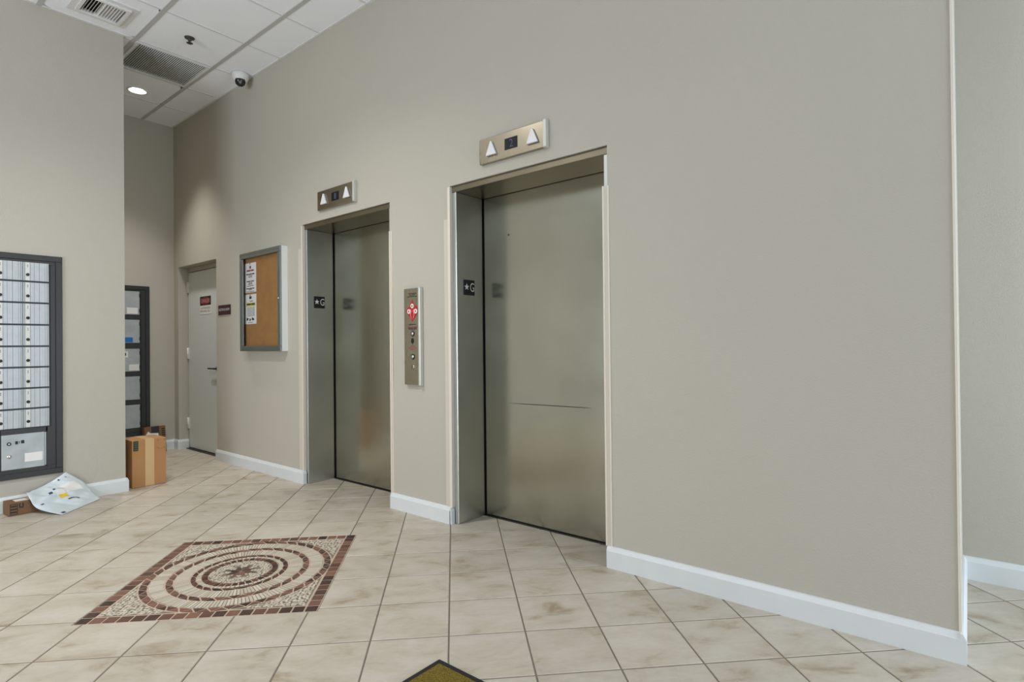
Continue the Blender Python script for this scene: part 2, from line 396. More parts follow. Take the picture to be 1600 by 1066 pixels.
# ------------------------------------------------------------------ floor tiles
R2 = math.sqrt(.5)
def ab2w(a, b_): return ((a - b_) * R2, (a + b_) * R2)
MC = (-2.505, -1.459); MH = 1.625
G = .011; CH = .007
def tile_mb(pts):               # pts in tile-aligned local coordinates, chamfered slab
    n = len(pts); cx = sum(p[0] for p in pts) / n; cy = sum(p[1] for p in pts) / n
    ins = []
    for i in range(n):          # inset polygon (axis aligned edges)
        p0, p, p1 = pts[i - 1], pts[i], pts[(i + 1) % n]
        e0 = Vector((p[0] - p0[0], p[1] - p0[1])).normalized(); e1 = Vector((p1[0] - p[0], p1[1] - p[1])).normalized()
        nrm = Vector((-e0.y, e0.x)) + Vector((-e1.y, e1.x)); ins.append((p[0] + nrm.x * CH, p[1] + nrm.y * CH))
    vs = [(u, v, -.05) for u, v in pts] + [(u, v, -.005) for u, v in pts] + [(u, v, 0) for u, v in ins]
    fs = [[i + k * n, (i + 1) % n + k * n, (i + 1) % n + (k + 1) * n, i + (k + 1) * n] for k in (0, 1) for i in range(n)] + [list(range(2 * n, 3 * n))]
    return vs, fs
def tile_shape(i, j):
    x0, x1, y0, y1 = i + G, i + 1 - G, j + G, j + 1 - G
    mx0, mx1, my0, my1 = MC[0] - MH - G, MC[0] + MH + G, MC[1] - MH - G, MC[1] + MH + G
    if mx1 <= x0 or mx0 >= x1 or my1 <= y0 or my0 >= y1: return 'full'
    ix = mx0 <= x0 and mx1 >= x1; iy = my0 <= y0 and my1 >= y1
    if ix and iy: return None
    if ix:
        if my0 > y0: y1 = my0
        else: y0 = my1
        if y1 - y0 < .02: return None
        return [(x0, y0), (x1, y0), (x1, y1), (x0, y1)]
    if iy:
        if mx0 > x0: x1 = mx0
        else: x0 = mx1
        if x1 - x0 < .02: return None
        return [(x0, y0), (x1, y0), (x1, y1), (x0, y1)]
    cx = mx0 if mx0 > x0 else mx1; cy = my0 if my0 > y0 else my1
    lx = mx0 > x0; ly = my0 > y0
    if lx and ly: return [(x0, y0), (x1, y0), (x1, cy), (cx, cy), (cx, y1), (x0, y1)]
    if lx: return [(x0, y0), (cx, y0), (cx, cy), (x1, cy), (x1, y1), (x0, y1)]
    if ly: return [(x0, y0), (x1, y0), (x1, y1), (cx, y1), (cx, cy), (x0, cy)]
    return [(cx, y0), (x1, y0), (x1, y1), (x0, y1), (x0, cy), (cx, cy)]
def in_room(x, y):
    if XL - .6 < x < XR and YR < y < YW + .6: return True
    if XB - .6 < x <= XL and -2.8 < y < YW + .6: return True
    if DO[0] < x < DO[1] and y < 2.2: return y > 0
    for o in (OP1, OP2):
        if o[0] - .5 < x < o[1] + .5 and 0 < y < 2.7: return True
    return XE - .6 < x < XR and 0 < y < YP + .6
cand = []
for i in range(-26, 24):
    for j in range(-34, 24):
        c = ab2w(i + .5, j + .5)
        if not in_room(*c): continue
        sh = tile_shape(i, j)
        if sh is None: continue
        pr = [project((*ab2w(i + a, j + b_), 0)) for a, b_ in ((0, 0), (1, 0), (1, 1), (0, 1), (.5, .5))]
        vis = 0
        if all(pr) and any(-60 < p[0] < 1660 and p[1] < 1120 for p in pr):
            q = pr[:4]; vis = abs(sum(q[k][0] * q[(k + 1) % 4][1] - q[(k + 1) % 4][0] * q[k][1] for k in range(4))) / 2
            # hidden behind the left wall, the elevator wall block or the wall end
            if c[0] < XL - .7 and c[1] < -2.3: vis = 0
            if c[1] > YW + .1 and not any(o[0] < c[0] < o[1] for o in (OP1, OP2)) and c[0] < XE + .0: vis *= .01
        cand.append((vis, i, j, sh))
cand.sort(key=lambda t: -t[0])
full = None; rest = MB()
single = [t for t in cand[:290] if t[0] > 0]
for vis, i, j, sh in cand:
    if (vis, i, j, sh) in single: continue
    pts = [(i + G, j + G), (i + 1 - G, j + G), (i + 1 - G, j + 1 - G), (i + G, j + 1 - G)] if sh == 'full' else sh
    vs, fs = tile_mb(pts); rest.add([(*ab2w(u, v), z) for u, v, z in vs], fs)
for vis, i, j, sh in single:
    if sh == 'full':
        if full is None:
            vs, fs = tile_mb([(-.5 + G, -.5 + G), (.5 - G, -.5 + G), (.5 - G, .5 - G), (-.5 + G, .5 - G)])
            full = MB().add(vs, fs).build('floor_tile', 'tile', floor); o = full
        else:
            o = full.copy(); COL.objects.link(o); o.parent = floor
    else:
        vs, fs = tile_mb([(u - i - .5, v - j - .5) for u, v in sh]); o = MB().add(vs, fs).build('floor_tile', 'tile', floor)
    c = ab2w(i + .5, j + .5); o.location = (c[0] * FT, c[1] * FT, 0); o.rotation_euler = (0, 0, math.pi / 4)
    if '_o' in o: del o['_o']
tag(rest.build('floor_tile_remainder', 'tile', floor), kind='stuff')

# ------------------------------------------------------------------ ceiling
ceil = tag(MB().wbox((XB - .5, YR - .5, ZC + .12), (XR + .5, YP + .5, ZC + .5)).build('ceiling', 'slab'), 'white suspended tile ceiling', kind='structure')
PX = 2.02; X0 = -8.50; Y0 = .11
xs = [X0 + PX * k for k in range(-3, 16)]; ys = [Y0 + PX * k for k in range(-10, 3)]
tw = .042
def vis_c(x0, x1, y0, y1):
    p = [project((x, y, ZC)) for x in (x0, x1) for y in (y0, y1)]
    return any(q and -80 < q[0] < 640 and -150 < q[1] < 220 for q in p) and y0 < YW and not (x1 < XL - .3 and y1 < -2.8)
def tile_box(b, x0, x1, y0, y1): return b.wbox((x0 + .012, y0 + .012, ZC + .016), (x1 - .012, y1 - .012, ZC + .06))
crest = MB(); trest = MB(); ctile = None
def in_ceiling(x, y): return (XL < x < XR and YR < y < YP) or (XB - 2 < x <= XL and -3.4 < y < YP)
for i in range(len(xs) - 1):
    for j in range(len(ys) - 1):
        x0, x1, y0, y1 = xs[i], xs[i + 1], ys[j], ys[j + 1]
        if not in_ceiling((x0 + x1) / 2, (y0 + y1) / 2): continue
        if abs(x1 - X0) < .1 and abs(y1 - Y0) < .1: continue                       # return grille sits here
        if y0 < YW < y1: y1 = YW + .02
        if x1 <= X0 + .1 and y0 < -2.2: y0 = -2.19
        if x0 < XB < x1 and x0 < XB - 1: x0 = XB - .02
        cx, cy = (x0 + x1) / 2, (y0 + y1) / 2
        if vis_c(x0, x1, y0, y1):
            hole = None
            if x0 < LAMP_XY[0][0] < x1 and y0 < LAMP_XY[0][1] < y1: hole = (*LAMP_XY[0], .25)
            if x0 < -7.53 < x1 and y0 < -2.89 < y1: hole = (-7.53, -2.89, -.52)
            if hole:
                b = MB(); hx, hy, r = hole; n = 32; inn = []; out = []
                for k in range(n):
                    t = 2 * math.pi * (k + .5) / n; c, s_ = math.cos(t), math.sin(t)
                    mm = max(abs(c), abs(s_))
                    if r > 0: inn.append((hx + r * c, hy + r * s_))
                    else: inn.append((hx - r * c / mm, hy - r * s_ / mm))
                    q = min(((x1 - .012 if c > 0 else x0 + .012) - hx) / c if abs(c) > 1e-6 else 1e9, ((y1 - .012 if s_ > 0 else y0 + .012) - hy) / s_ if abs(s_) > 1e-6 else 1e9)
                    out.append((hx + q * c, hy + q * s_))
                for z in (ZC + .016, ZC + .06):
                    b.add([(*p, z) for p in inn + out], [[k, (k + 1) % n, n + (k + 1) % n, n + k] for k in range(n)])
                b.build('ceiling_tile', 'ceil', ceil)
            else: tile_box(MB(), x0, x1, y0, y1).build('ceiling_tile', 'ceil', ceil)
        else: tile_box(crest, x0, x1, y0, y1)
tag(crest.build('ceiling_tile_remainder', 'ceil', ceil), kind='stuff')
for y in ys:
    lo = XB if y > -2.2 else XL
    if y > YW: lo = XE
    if y > YP: continue
    b = MB().wbox((lo, y - .055, ZC), (XR, y + .055, ZC + .1))
    if y in ys[8:11]: b.build('main_tee', 'maintee', ceil, .004)
    else: trest.v += []; trest.wbox((lo, y - tw, ZC), (XR, y + tw, ZC + .1))
for x in xs:
    for j in range(len(ys) - 1):
        y0, y1 = ys[j], ys[j + 1]
        if not in_ceiling(x, (y0 + y1) / 2) or x < XB: continue
        if y0 < YW < y1 and x < XE: y1 = YW
        if vis_c(x - .1, x + .1, y0, y1): MB().wbox((x - tw * .8, y0 + tw, ZC + .003), (x + tw * .8, y1 - (tw if y1 != YW else 0), ZC + .1)).build('cross_tee', 'tee', ceil, .004)
        else: trest.wbox((x - tw * .8, y0 + tw, ZC + .003), (x + tw * .8, y1 - tw, ZC + .1))
tag(trest.build('ceiling_grid_remainder', 'tee', ceil), kind='stuff')
wa = MB().wbox((XB, YW - .06, ZC + .001), (XE, YW, ZC + .1)).wbox((XL, YR, ZC + .001), (XL + .06, -2.17 + .06, ZC + .1)).wbox((XB, -2.17, ZC + .001), (XL, -2.11, ZC + .1)).wbox((XB, -2.11, ZC + .001), (XB + .06, YW - .06, ZC + .1))
wa.build('wall_angle', 'tee', ceil)

# return air grille
gx0, gx1, gy0, gy1 = X0 - PX + .05, X0 - .05, Y0 - PX + .05, Y0 - .05
t = thing('return_air_grille', 'square white louvred return grille filling one ceiling panel beside the downlight', 'vent', ((gx0 + gx1) / 2, (gy0 + gy1) / 2, ZC))
b = MB()
for a, c in (((gx0, gy0), (gx1, gy0 + .08)), ((gx0, gy1 - .08), (gx1, gy1)), ((gx0, gy0 + .08), (gx0 + .08, gy1 - .08)), ((gx1 - .08, gy0 + .08), (gx1, gy1 - .08))):
    b.wbox((*a, ZC - .02), (*c, ZC + .05))
b.build('frame', 'tee', t, .006)
MB().wbox((gx0 + .05, gy0 + .05, ZC + .09), (gx1 - .05, gy1 - .05, ZC + .11)).build('backing', 'ventblack', t)
n = 34
for k in range(n):
    y = gy0 + .08 + (gy1 - gy0 - .16) * (k + .5) / n
    MB().add([(gx0 + .08, y + .010, ZC - .005), (gx0 + .08, y + .005, ZC - .008), (gx1 - .08, y + .005, ZC - .008), (gx1 - .08, y + .010, ZC - .005),
              (gx0 + .08, y - .003, ZC + .016), (gx0 + .08, y - .008, ZC + .013), (gx1 - .08, y - .008, ZC + .013), (gx1 - .08, y - .003, ZC + .016)],
             [[0, 1, 2, 3], [4, 7, 6, 5], [1, 5, 6, 2], [0, 3, 7, 4], [0, 4, 5, 1], [3, 2, 6, 7]]).build('slat', 'tee', t)

# supply diffuser
dx, dy = -7.53, -2.89
t = thing('supply_air_diffuser', 'square white ceiling diffuser with dark slots, at the top left corner of the view', 'vent', (dx, dy, ZC))
b = MB(); fc = FC(ZC)
def ring(b, h0, h1, n0, n1, fr_, cu, cv):
    for a in ((-h1, h1, -h1, -h0), (-h1, h1, h0, h1), (-h1, -h0, -h0, h0), (h0, h1, -h0, h0)):
        b.box(fr_, cu + a[0], cu + a[1], cv + a[2], cv + a[3], n0, n1)
ring(b, .46, .60, -.016, .012, fc, dx, -dy); b.build('flange', 'tee', t, .004)
b = MB(); ring(b, .39, .47, -.05, .06, fc, dx, -dy); b.build('frame', 'whiteplastic', t, .008)
MB().box(fc, dx - .42, dx + .42, -dy - .42, -dy + .42, -.10, -.08).build('backing', 'dark', t)
for k in range(12):
    y = dy - .36 + .72 * (k + .5) / 12
    a = .026 if k < 5 else -.017
    MB().add([(dx - .39, y - a - .004, ZC - .03), (dx + .39, y - a - .004, ZC - .03), (dx + .39, y - a + .004, ZC - .03), (dx - .39, y - a + .004, ZC - .03),
              (dx - .39, y + a - .004, ZC + .05), (dx + .39, y + a - .004, ZC + .05), (dx + .39, y + a + .004, ZC + .05), (dx - .39, y + a + .004, ZC + .05)],
             [[0, 3, 2, 1], [4, 5, 6, 7], [0, 1, 5, 4], [3, 7, 6, 2], [0, 4, 7, 3], [1, 2, 6, 5]]).build('blade', 'whiteplastic', t)

# sprinkler
sx, sy = -7.33, -1.0
t = thing('sprinkler_head', 'small dark metal sprinkler head in a white ceiling panel', 'sprinkler', (sx, sy, ZC))
Zt = ZC + .016 - ZC
MB().lathe(fc, sx, -sy, [(.001, -.016), (.125, -.016), (.12, .0), (.07, .02), (.045, .03), (.045, .06), (.001, .06)]).build('escutcheon', 'bronze', t)
b = MB().disc(fc, sx, -sy, .02, .05, .12, 10)
for s_ in (-1, 1): b.tube([(sx + .035 * s_, sy, ZC - .05), (sx + .05 * s_, sy, ZC - .09), (sx + .012 * s_, sy, ZC - .13)], .011, 6)
b.build('body', 'bronze', t)
pts = []
for k in range(24):
    a = 2 * math.pi * k / 24; r = .085 if k % 2 else .06; pts.append((sx + r * math.cos(a), -sy + r * math.sin(a)))
MB().prism(fc, pts, .12, .132).build('deflector', 'bronze', t)

# dome camera on the ceiling by the wall
kx, ky = -8.28, .80
t = thing('security_camera', 'white domed security camera with a dark eye where ceiling meets elevator wall', 'camera', (kx, ky, ZC))
MB().lathe(fc, kx, -ky, [(.001, 0), (.22, 0), (.235, .02), (.235, .10), (.225, .15), (.20, .20), (.16, .225), (.001, .225)], 28).build('housing', 'whiteplastic', t)
look = (CP - Vector((kx, ky, ZC - .2))).normalized()
def ball(b, c, r, fwd, lo, hi, seg=24, st=10):
    f = Vector(fwd).normalized(); u = f.cross(Vector((0, 0, 1))).normalized(); v = u.cross(f); F = Fr(c, u, v); sg = 1 if F.n.dot(f) > 0 else -1
    prof = []
    for k in range(st + 1):
        a = lo + (hi - lo) * k / st; prof.append((max(r * math.sin(a), .0005), sg * r * math.cos(a)))
    return b.lathe(F, 0, 0, prof, seg)
bc = Vector((kx, ky, ZC - .20)) + look * .02
eye = Vector((look.x, look.y, look.z - .35)).normalized()
ball(MB(), bc, .185, eye, math.radians(52), math.pi).build('shroud', 'whiteplastic', t)
ball(MB(), bc, .172, eye, 0, math.radians(75)).build('eyeball', 'lens', t)
ball(MB(), bc + eye * .148, .045, eye, 0, math.pi * .6, 16).build('lens', 'lensring', t)

# recessed downlights
def downlight(x, y, label, group=None):
    t = thing('recessed_downlight', label, 'ceiling light', (x, y, ZC), group)
    MB().lathe(fc, x, -y, [(.30, -.02), (.30, 0), (.29, .012), (.245, .012), (.235, -.02)], 32).build('trim_ring', 'tee', t)
    MB().lathe(fc, x, -y, [(.238, -.015), (.20, -.11), (.001, -.115)], 32).build('reflector', 'reflector', t)
    pts = []
    for k in range(61):
        a = k / 60 * 5.5 * math.pi; r = .13 - .012 * k / 60
        pts.append((x + r * math.cos(a), y + r * math.sin(a), ZC + .09 - .10 * k / 60))
    MB().tube(pts, .034, 8).build('lamp_coil', 'bulb', t)
    return t
b0 = None
for k, (x, y) in enumerate(LAMP_XY):
    if k == 0: downlight(x, y, 'lit round recessed downlight near the back wall, beside the square grille')
    else:
        lab = 'round recessed downlight in the lobby ceiling, the left one of two outside the view'
        if b0 is None: b0 = downlight(x, y, lab, 'lobby downlights outside the view')
        else:
            o = b0.copy(); COL.objects.link(o); o['label'] = 'round recessed downlight in the lobby ceiling, the right one of two outside the view'; o.location = (x * FT, y * FT, ZC * FT)
            for ch in list(b0.children): c = ch.copy(); COL.objects.link(c); c.parent = o
    l = bpy.data.lights.new('downlight_glow', 'SPOT'); l.energy = PW[LAMP_P[k]] * 4; l.color = CO[LAMP_P[k]]; l.shadow_soft_size = .26 * FT
    l.spot_size = math.radians(142 if k else 78); l.spot_blend = 1.0
    o = bpy.data.objects.new('downlight_glow', l); COL.objects.link(o); o.location = (x * FT, y * FT, (ZC - .06) * FT)

# ------------------------------------------------------------------ elevators
def elevator(E, OP, label, doorname, crease_shade):
    x0, x1 = E; t = thing('elevator', label, 'elevator', ((x0 + x1) / 2, YW, 0))
    yf = YW + .055; yb = 2.03; yd = 2.06
    f = FY(0)
    def jamb(a, b_, inner):
        m_ = MB().wbox((a + (.004 if a == OP[0] else 0), yf, 0), (b_ - (.004 if b_ == OP[1] else 0), yb, 7.02))
        return m_.build('jamb', 'jamb', t, .012)
    jamb(OP[0], x0, x0); jamb(x1, OP[1], x1)
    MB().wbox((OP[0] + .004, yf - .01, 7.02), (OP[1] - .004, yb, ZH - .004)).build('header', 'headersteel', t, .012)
    # door panel with an inset skirting gap all round
    b = MB(); nx, nz = 24, 60; xa, xb, za, zb = x0 + .035, x1 + .30, .03, 7.30
    zs = [za + (zb - za) * k / nz for k in range(nz + 1)]
    vs = []; xs_ = [xa + (xb - xa) * k / nx for k in range(nx + 1)]
    for z in zs:
        for x in xs_:
            d = 0
            vs.append((x, yd - d, z))
    m_ = len(xs_)
    fs = [[r * m_ + c, r * m_ + c + 1, (r + 1) * m_ + c + 1, (r + 1) * m_ + c] for r in range(len(zs) - 1) for c in range(nx)]
    b.add(vs, fs, True); b.wbox((xa, yd + .002, za), (xb, yd + .08, zb))
    b.build('door_panel', 'steel', t)
    MB().wbox((x0 - .2, yd + .085, 0), (x1 + .4, yd + .1, 7.5)).wbox((x0 - .2, yb + .004, 7.10), (x1 + .2, yd - .004, 7.3)).wbox((x0 - .2, yb + .004, 0), (x0 - .01, yd + .085, 7.3)).build('shaft_gap', 'dark', t)  # near-black plates put in for the shade of the shaft gaps
    MB().wbox((x0 - .02, yb - .03, -.005), (x1 + .02, yd + .08, .012)).build('sill', 'blackmetal', t)
    if crease_shade: MB().prism(FY(yd - .001), [(1.12, 2.526), (1.5, 2.519), (2.4, 2.527), (3.0, 2.535), (3.22, 2.542), (3.0, 2.549), (2.4, 2.545), (1.5, 2.533)], 0, .0035).build('crease', 'creasesteel', t)  # thin raised strip, the fold's shade put into its dark colour
    if crease_shade: MB().disc(FY(yd - .0005), 1.18, 6.14, .02, 0, .004, 12).build('key_hole', 'dark', t)
    # black floor plate on the left return
    fx = FX(x0)
    pl = MB().box(fx, 1.41, 1.75, 4.855, 5.185, 0, .012).build('floor_plate', 'black', t, .003)
    pts = []
    for k in range(10):
        a = math.pi / 2 + k * math.pi / 5; r = .075 if k % 2 == 0 else .030; pts.append((1.50 + r * math.cos(a), 5.03 + r * math.sin(a)))
    MB().prism(fx, pts, .012, .018).build('star', 'white', pl)
    MB().text(fx, 'G', 1.665, 5.03, .0165, .125, .19).build('letter', 'white', pl)
    return t
elevator(E1, OP1, 'stainless steel elevator doorway between the notice board and the call panel', 'a', False)
elevator(E2, OP2, 'larger stainless steel elevator doorway right of the call panel, creased across its door', 'b', True)

def hall_indicator(x0, label, digit):
    yw = YW; f = FY(yw); z0, z1, x1 = 7.385, 7.885, x0 + 1.66
    t = thing('hall_indicator', label, 'indicator', ((x0 + x1) / 2, yw, z0))
    MB().box(f, x0, x1 - .075, z0, z1, 0, .075).build('faceplate', 'plate', t, .012)
    MB().prism(Fr((x1 - .075, yw, 0), (0, -1, 0), (0, 0, 1)), [(0, z0 - .015), (.075, z0 - .015), (.105, z0), (.105, z1), (.075, z1 + .015), (0, z1 + .015)], -.075, 0).build('end_cap', 'cap', t, .012)
    for cx in (x0 + .335, x0 + 1.345):
        MB().prism(f, [(cx - .135, z0 + .125), (cx + .135, z0 + .125), (cx + .012, z0 + .40), (cx - .012, z0 + .40)], .075, .125).build('arrow', 'frost', t, .012)
    d = MB().box(f, x0 + .665, x0 + .975, z0 + .15, z0 + .365, .06, .082).build('display', 'display', t)
    MB().text(f, digit, x0 + .83, z0 + .2575, .0835, .09, .15).build('digit', 'digit', d)
hall_indicator(-4.58, 'metal indicator with two white arrows above the left elevator, further from the camera', '1')
hall_indicator(1.25, 'metal indicator with two white arrows and a digit above the right elevator', '2')

# ------------------------------------------------------------------ call station
f = FY(YW); t = thing('call_station', 'tall narrow steel call panel with a red fire emblem between the elevators', 'call panel', (-.82, YW, 2.88))
cx = -.815
MB().box(f, -1.10, -.605, 2.90, 5.06, 0, .075).build('faceplate', 'plate', t, .012)
MB().prism(Fr((-.605, YW, 0), (0, -1, 0), (0, 0, 1)), [(0, 2.88), (.075, 2.88), (.10, 2.90), (.10, 5.06), (.075, 5.08), (0, 5.08)], -.062, 0).build('end_cap', 'cap', t, .01)
n1 = .076
em = MB().prism(f, [(cx, 4.32), (cx - .09, 4.41), (cx - .20, 4.54), (cx - .185, 4.60), (cx - .115, 4.66), (cx - .065, 4.63), (cx - .07, 4.70), (cx + .012, 4.81), (cx + .02, 4.76), (cx + .07, 4.69), (cx + .062, 4.62), (cx + .12, 4.68), (cx + .19, 4.59), (cx + .20, 4.54), (cx + .09, 4.41)], .074, .079).build('fire_emblem', 'red', t)
for u, v in ((cx, 4.665), (cx - .115, 4.545), (cx + .115, 4.545)):
    q = MB().disc(f, u, v, .052, .078, .081, 16).build('roundel', 'white', em)
b = MB()
for u, v in ((cx, 4.665), (cx - .115, 4.545), (cx + .115, 4.545)): b.prism(f, [(u - .02, v - .03), (u + .022, v - .012), (u + .006, v + .03), (u - .022, v + .012)], .081, .083)
tag(b.build('roundel_figure', 'redink', em), kind='stuff')
b = MB()
for s_ in (-1, 1): b.prism(f, [(cx + .02 * s_, 4.36), (cx + .055 * s_, 4.47), (cx + .03 * s_, 4.56), (cx + .065 * s_, 4.60), (cx + .075 * s_, 4.5), (cx + .05 * s_, 4.41)], .078, .081)
b.build('flame_highlight', 'pinkprint', em)
def greek(b, f, u, v, w_, h, n, words):       # a line of print too small to read in the photograph
    tot = sum(words) + .35 * (len(words) - 1); x = u - w_ / 2
    for q in words: b.box(f, x, x + w_ * q / tot, v - h / 2, v + h / 2, n - .001, n + .0015); x += w_ * (q + .35) / tot
b = MB()
for v, w_, wd in ((4.945, .26, (3, 1, 2)), (4.91, .20, (2, 3)), (4.875, .32, (2, 3, 2)), (4.25, .24, (3, 4)), (4.175, .30, (3, 2, 3)), (4.15, .26, (4, 3))): greek(b, f, cx, v, w_, .018, .0755, wd)
tag(b.build('black_lettering', 'ink', t), kind='stuff')
b = MB()
for v, w_, wd in ((4.205, .36, (4, 3, 4)), (4.125, .14, (3, 2)), (3.755, .16, (3,)), (3.725, .26, (4, 4)), (3.695, .14, (3,))): greek(b, f, cx, v, w_, .016, .0755, wd)
tag(b.build('red_lettering', 'redink', t), kind='stuff')
for v in (4.045, 3.53):
    bt = MB().lathe(f, cx + .01, v, [(.062, .07), (.062, .085), (.045, .09), (.043, .083)], 20).build('button_ring', 'ink', t)
    MB().lathe(f, cx + .01, v, [(.043, .08), (.038, .10), (.02, .108), (.0005, .109)], 20).build('button', 'chrome', bt)
MB().disc(f, cx, 3.885, .05, .074, .078, 18, .062).build('key_switch', 'black', t)
MB().box(f, cx - .004, cx + .004, 3.79, 3.845, .074, .0775).build('index_mark', 'ink', t)
MB().lathe(f, cx + .01, 3.295, [(.055, .074), (.052, .082), (.03, .09), (.0005, .091)], 18).build('lock_button', 'plate', t)

# ------------------------------------------------------------------ notice board and its notices
bx0, bx1, bz0, bz1 = -8.69, -6.25, 3.66, 6.66; yb_ = YW - .21; f = FY(yb_)
t = thing('notice_board', 'wall cabinet with a cork panel behind a grey framed glass door', 'notice board', ((bx0 + bx1) / 2, YW, bz0))
b = MB()
for u0, u1, v0, v1 in ((bx0, bx1, bz0, bz0 + .04), (bx0, bx1, bz1 - .04, bz1), (bx0, bx0 + .04, bz0 + .04, bz1 - .04), (bx1 - .04, bx1, bz0 + .04, bz1 - .04)): b.box(FY(YW), u0, u1, v0, v1, 0, .18)
b.build('cabinet_box', 'whiteplastic', t)
b = MB()
for u0, u1, v0, v1 in ((bx0, bx1, bz0, bz0 + .16), (bx0, bx1, bz1 - .17, bz1), (bx0, bx0 + .20, bz0 + .16, bz1 - .17), (bx1 - .16, bx1, bz0 + .16, bz1 - .17)): b.box(FY(YW), u0, u1, v0, v1, .18, .225)
b.build('door_frame', 'boardframe', t, .015)
b = MB()
for u0, u1, v0, v1 in ((bx0 + .06, bx1 - .06, bz0 + .045, bz0 + .06), (bx0 + .06, bx1 - .06, bz1 - .07, bz1 - .055), (bx0 + .055, bx0 + .07, bz0 + .06, bz1 - .07), (bx1 - .07, bx1 - .055, bz0 + .06, bz1 - .07)): b.box(FY(YW), u0, u1, v0, v1, .22, .238)
b.build('frame_bead', 'boardframe', t)
MB().box(FY(YW), bx0 + .04, bx1 - .04, bz0 + .04, bz1 - .04, .05, .10).build('cork_panel', 'cork', t)
MB().flat(FY(YW), [(bx0 + .15, bz0 + .12), (bx1 - .12, bz0 + .12), (bx1 - .12, bz1 - .12), (bx0 + .15, bz1 - .12)], .2).build('glass_pane', 'glass', t)
MB().lathe(FY(YW), bx1 - .09, 5.17, [(.032, .22), (.032, .245), (.0005, .25)], 14).build('lock', 'chrome', t)
yc = YW - .10
def notice(x0, x1, z0, z1, label):
    r = thing('notice', label, 'paper', ((x0 + x1) / 2, yc, z0), 'papers in the notice board')
    MB().box(FY(yc), x0, x1, z0, z1, .001, .006).build('sheet', 'white', r); return r, FY(yc)
# the cork lies deeper than the frame, so the papers sit a little left of where the frame's own plane would put them
r, f = notice(-8.60, -7.87, 5.46, 6.36, 'upper white paper with a red heading, pinned above another on the cork')
c = -8.235
b = MB(); greek(b, f, c, 6.13, .44, .05, .006, (5, 4)); b.build('red_heading', 'redink', r)
b = MB()
b.disc(f, c, 6.23, .05, .005, .0075, 12)
for v, w_, h, wd in ((6.02, .52, .035, (4, 3, 4)), (5.97, .24, .02, (2, 3)), (5.93, .22, .02, (3, 2)), (5.80, .46, .03, (4, 3)), (5.75, .22, .025, (2, 2)), (5.71, .26, .02, (3, 2)), (5.66, .40, .02, (3, 4, 2)), (5.58, .50, .03, (4, 4, 3)), (5.545, .20, .02, (3,)), (5.49, .46, .014, (3, 4, 3))): greek(b, f, c, v, w_, h, .006, wd)
tag(b.build('black_lettering', 'ink', r), kind='stuff')
MB().lathe(f, c, 6.335, [(.02, .006), (.018, .02), (.0005, .022)], 10).build('pin', 'bluelabel', r)
r, f = notice(-8.60, -7.87, 4.49, 5.40, 'lower white paper with a yellow highlighted line and bicycle-like black pictures at its foot')
r['label'] = 'lower white paper with a yellow highlighted line and small black pictures at its foot'
MB().box(f, -8.50, -7.93, 5.03, 5.15, .005, .0075).build('yellow_band', 'yellow', r)
b = MB(); greek(b, f, c + .02, 5.095, .50, .045, .008, (5, 4)); greek(b, f, c, 5.30, .14, .08, .006, (1,)); greek(b, f, c + .05, 5.19, .2, .02, .006, (2, 3))
b.prism(f, [(-8.49, 4.60), (-8.40, 4.60), (-8.36, 4.67), (-8.46, 4.69)], .005, .0075); b.prism(f, [(-8.32, 4.60), (-8.24, 4.58), (-8.2, 4.65), (-8.28, 4.66)], .005, .0075); b.prism(f, [(-8.16, 4.61), (-8.02, 4.60), (-8.0, 4.64), (-8.14, 4.70)], .005, .0075)
greek(b, f, c, 4.54, .28, .015, .006, (3, 3)); tag(b.build('black_lettering', 'ink', r), kind='stuff')
b = MB()
for k in range(8): greek(b, f, c + .03, 4.99 - k * .036, .46, .016, .006, ((3, 4, 3), (4, 2, 4), (5, 3))[k % 3])
tag(b.build('grey_lettering', 'greyink', r), kind='stuff')
MB().lathe(f, c, 5.37, [(.02, .006), (.018, .02), (.0005, .022)], 10).build('pin', 'bluelabel', r)

# ------------------------------------------------------------------ electrical room door and signs
d1 = thing('door_1', 'plain pale grey door in a recess at the far end of the elevator wall', None, (-12.43, 1.5, 0), kind='structure')
yd = 1.50
MB().wbox((DO[0], yd - .02, 6.62), (DO[1], yd + .3, DO[2])).wbox((DO[0], yd + .06, 0), (DO[0] + .05, yd + .3, 6.62)).wbox((DO[1] - .15, yd - .02, 0), (DO[1], yd + .3, 6.62)).build('door_frame', 'wall', d1, .008)
MB().wbox((DO[0] + .02, yd, .05), (DO[1] - .17, yd + .14, 6.595)).build('door_leaf', 'doorpaint', d1, .006)
MB().wbox((DO[0], yd + .15, .02), (DO[1], yd + .16, 6.62)).build('door_gap', 'dark', d1)  # near-black sheet put in for the shade around the leaf
MB().wbox((DO[0] - .05, yd - .12, 0), (DO[1] - .0, yd + .2, .03)).build('threshold', 'blackmetal', d1, .008)
for z in (6.06, 3.57, .95):
    h = MB().wbox((DO[0] + .015, yd - .03, z - .205), (DO[0] + .09, yd + .0, z + .205))
    h.lathe(Fr((DO[0] + .03, yd - .04, z - .21), (1, 0, 0), (0, 1, 0)), 0, 0, [(.0005, 0), (.03, 0), (.03, .42), (.0005, .42)], 12)
    h.build('hinge', 'whiteplastic', d1)
hd = MB().lathe(FY(yd), -11.62, 3.04, [(.07, 0), (.07, .02), (.03, .03), (.03, .13), (.0005, .13)], 16); hd.box(FY(yd), -12.08, -11.60, 3.015, 3.07, .10, .14)
hd.build('lever_handle', 'blackmetal', d1, .01)
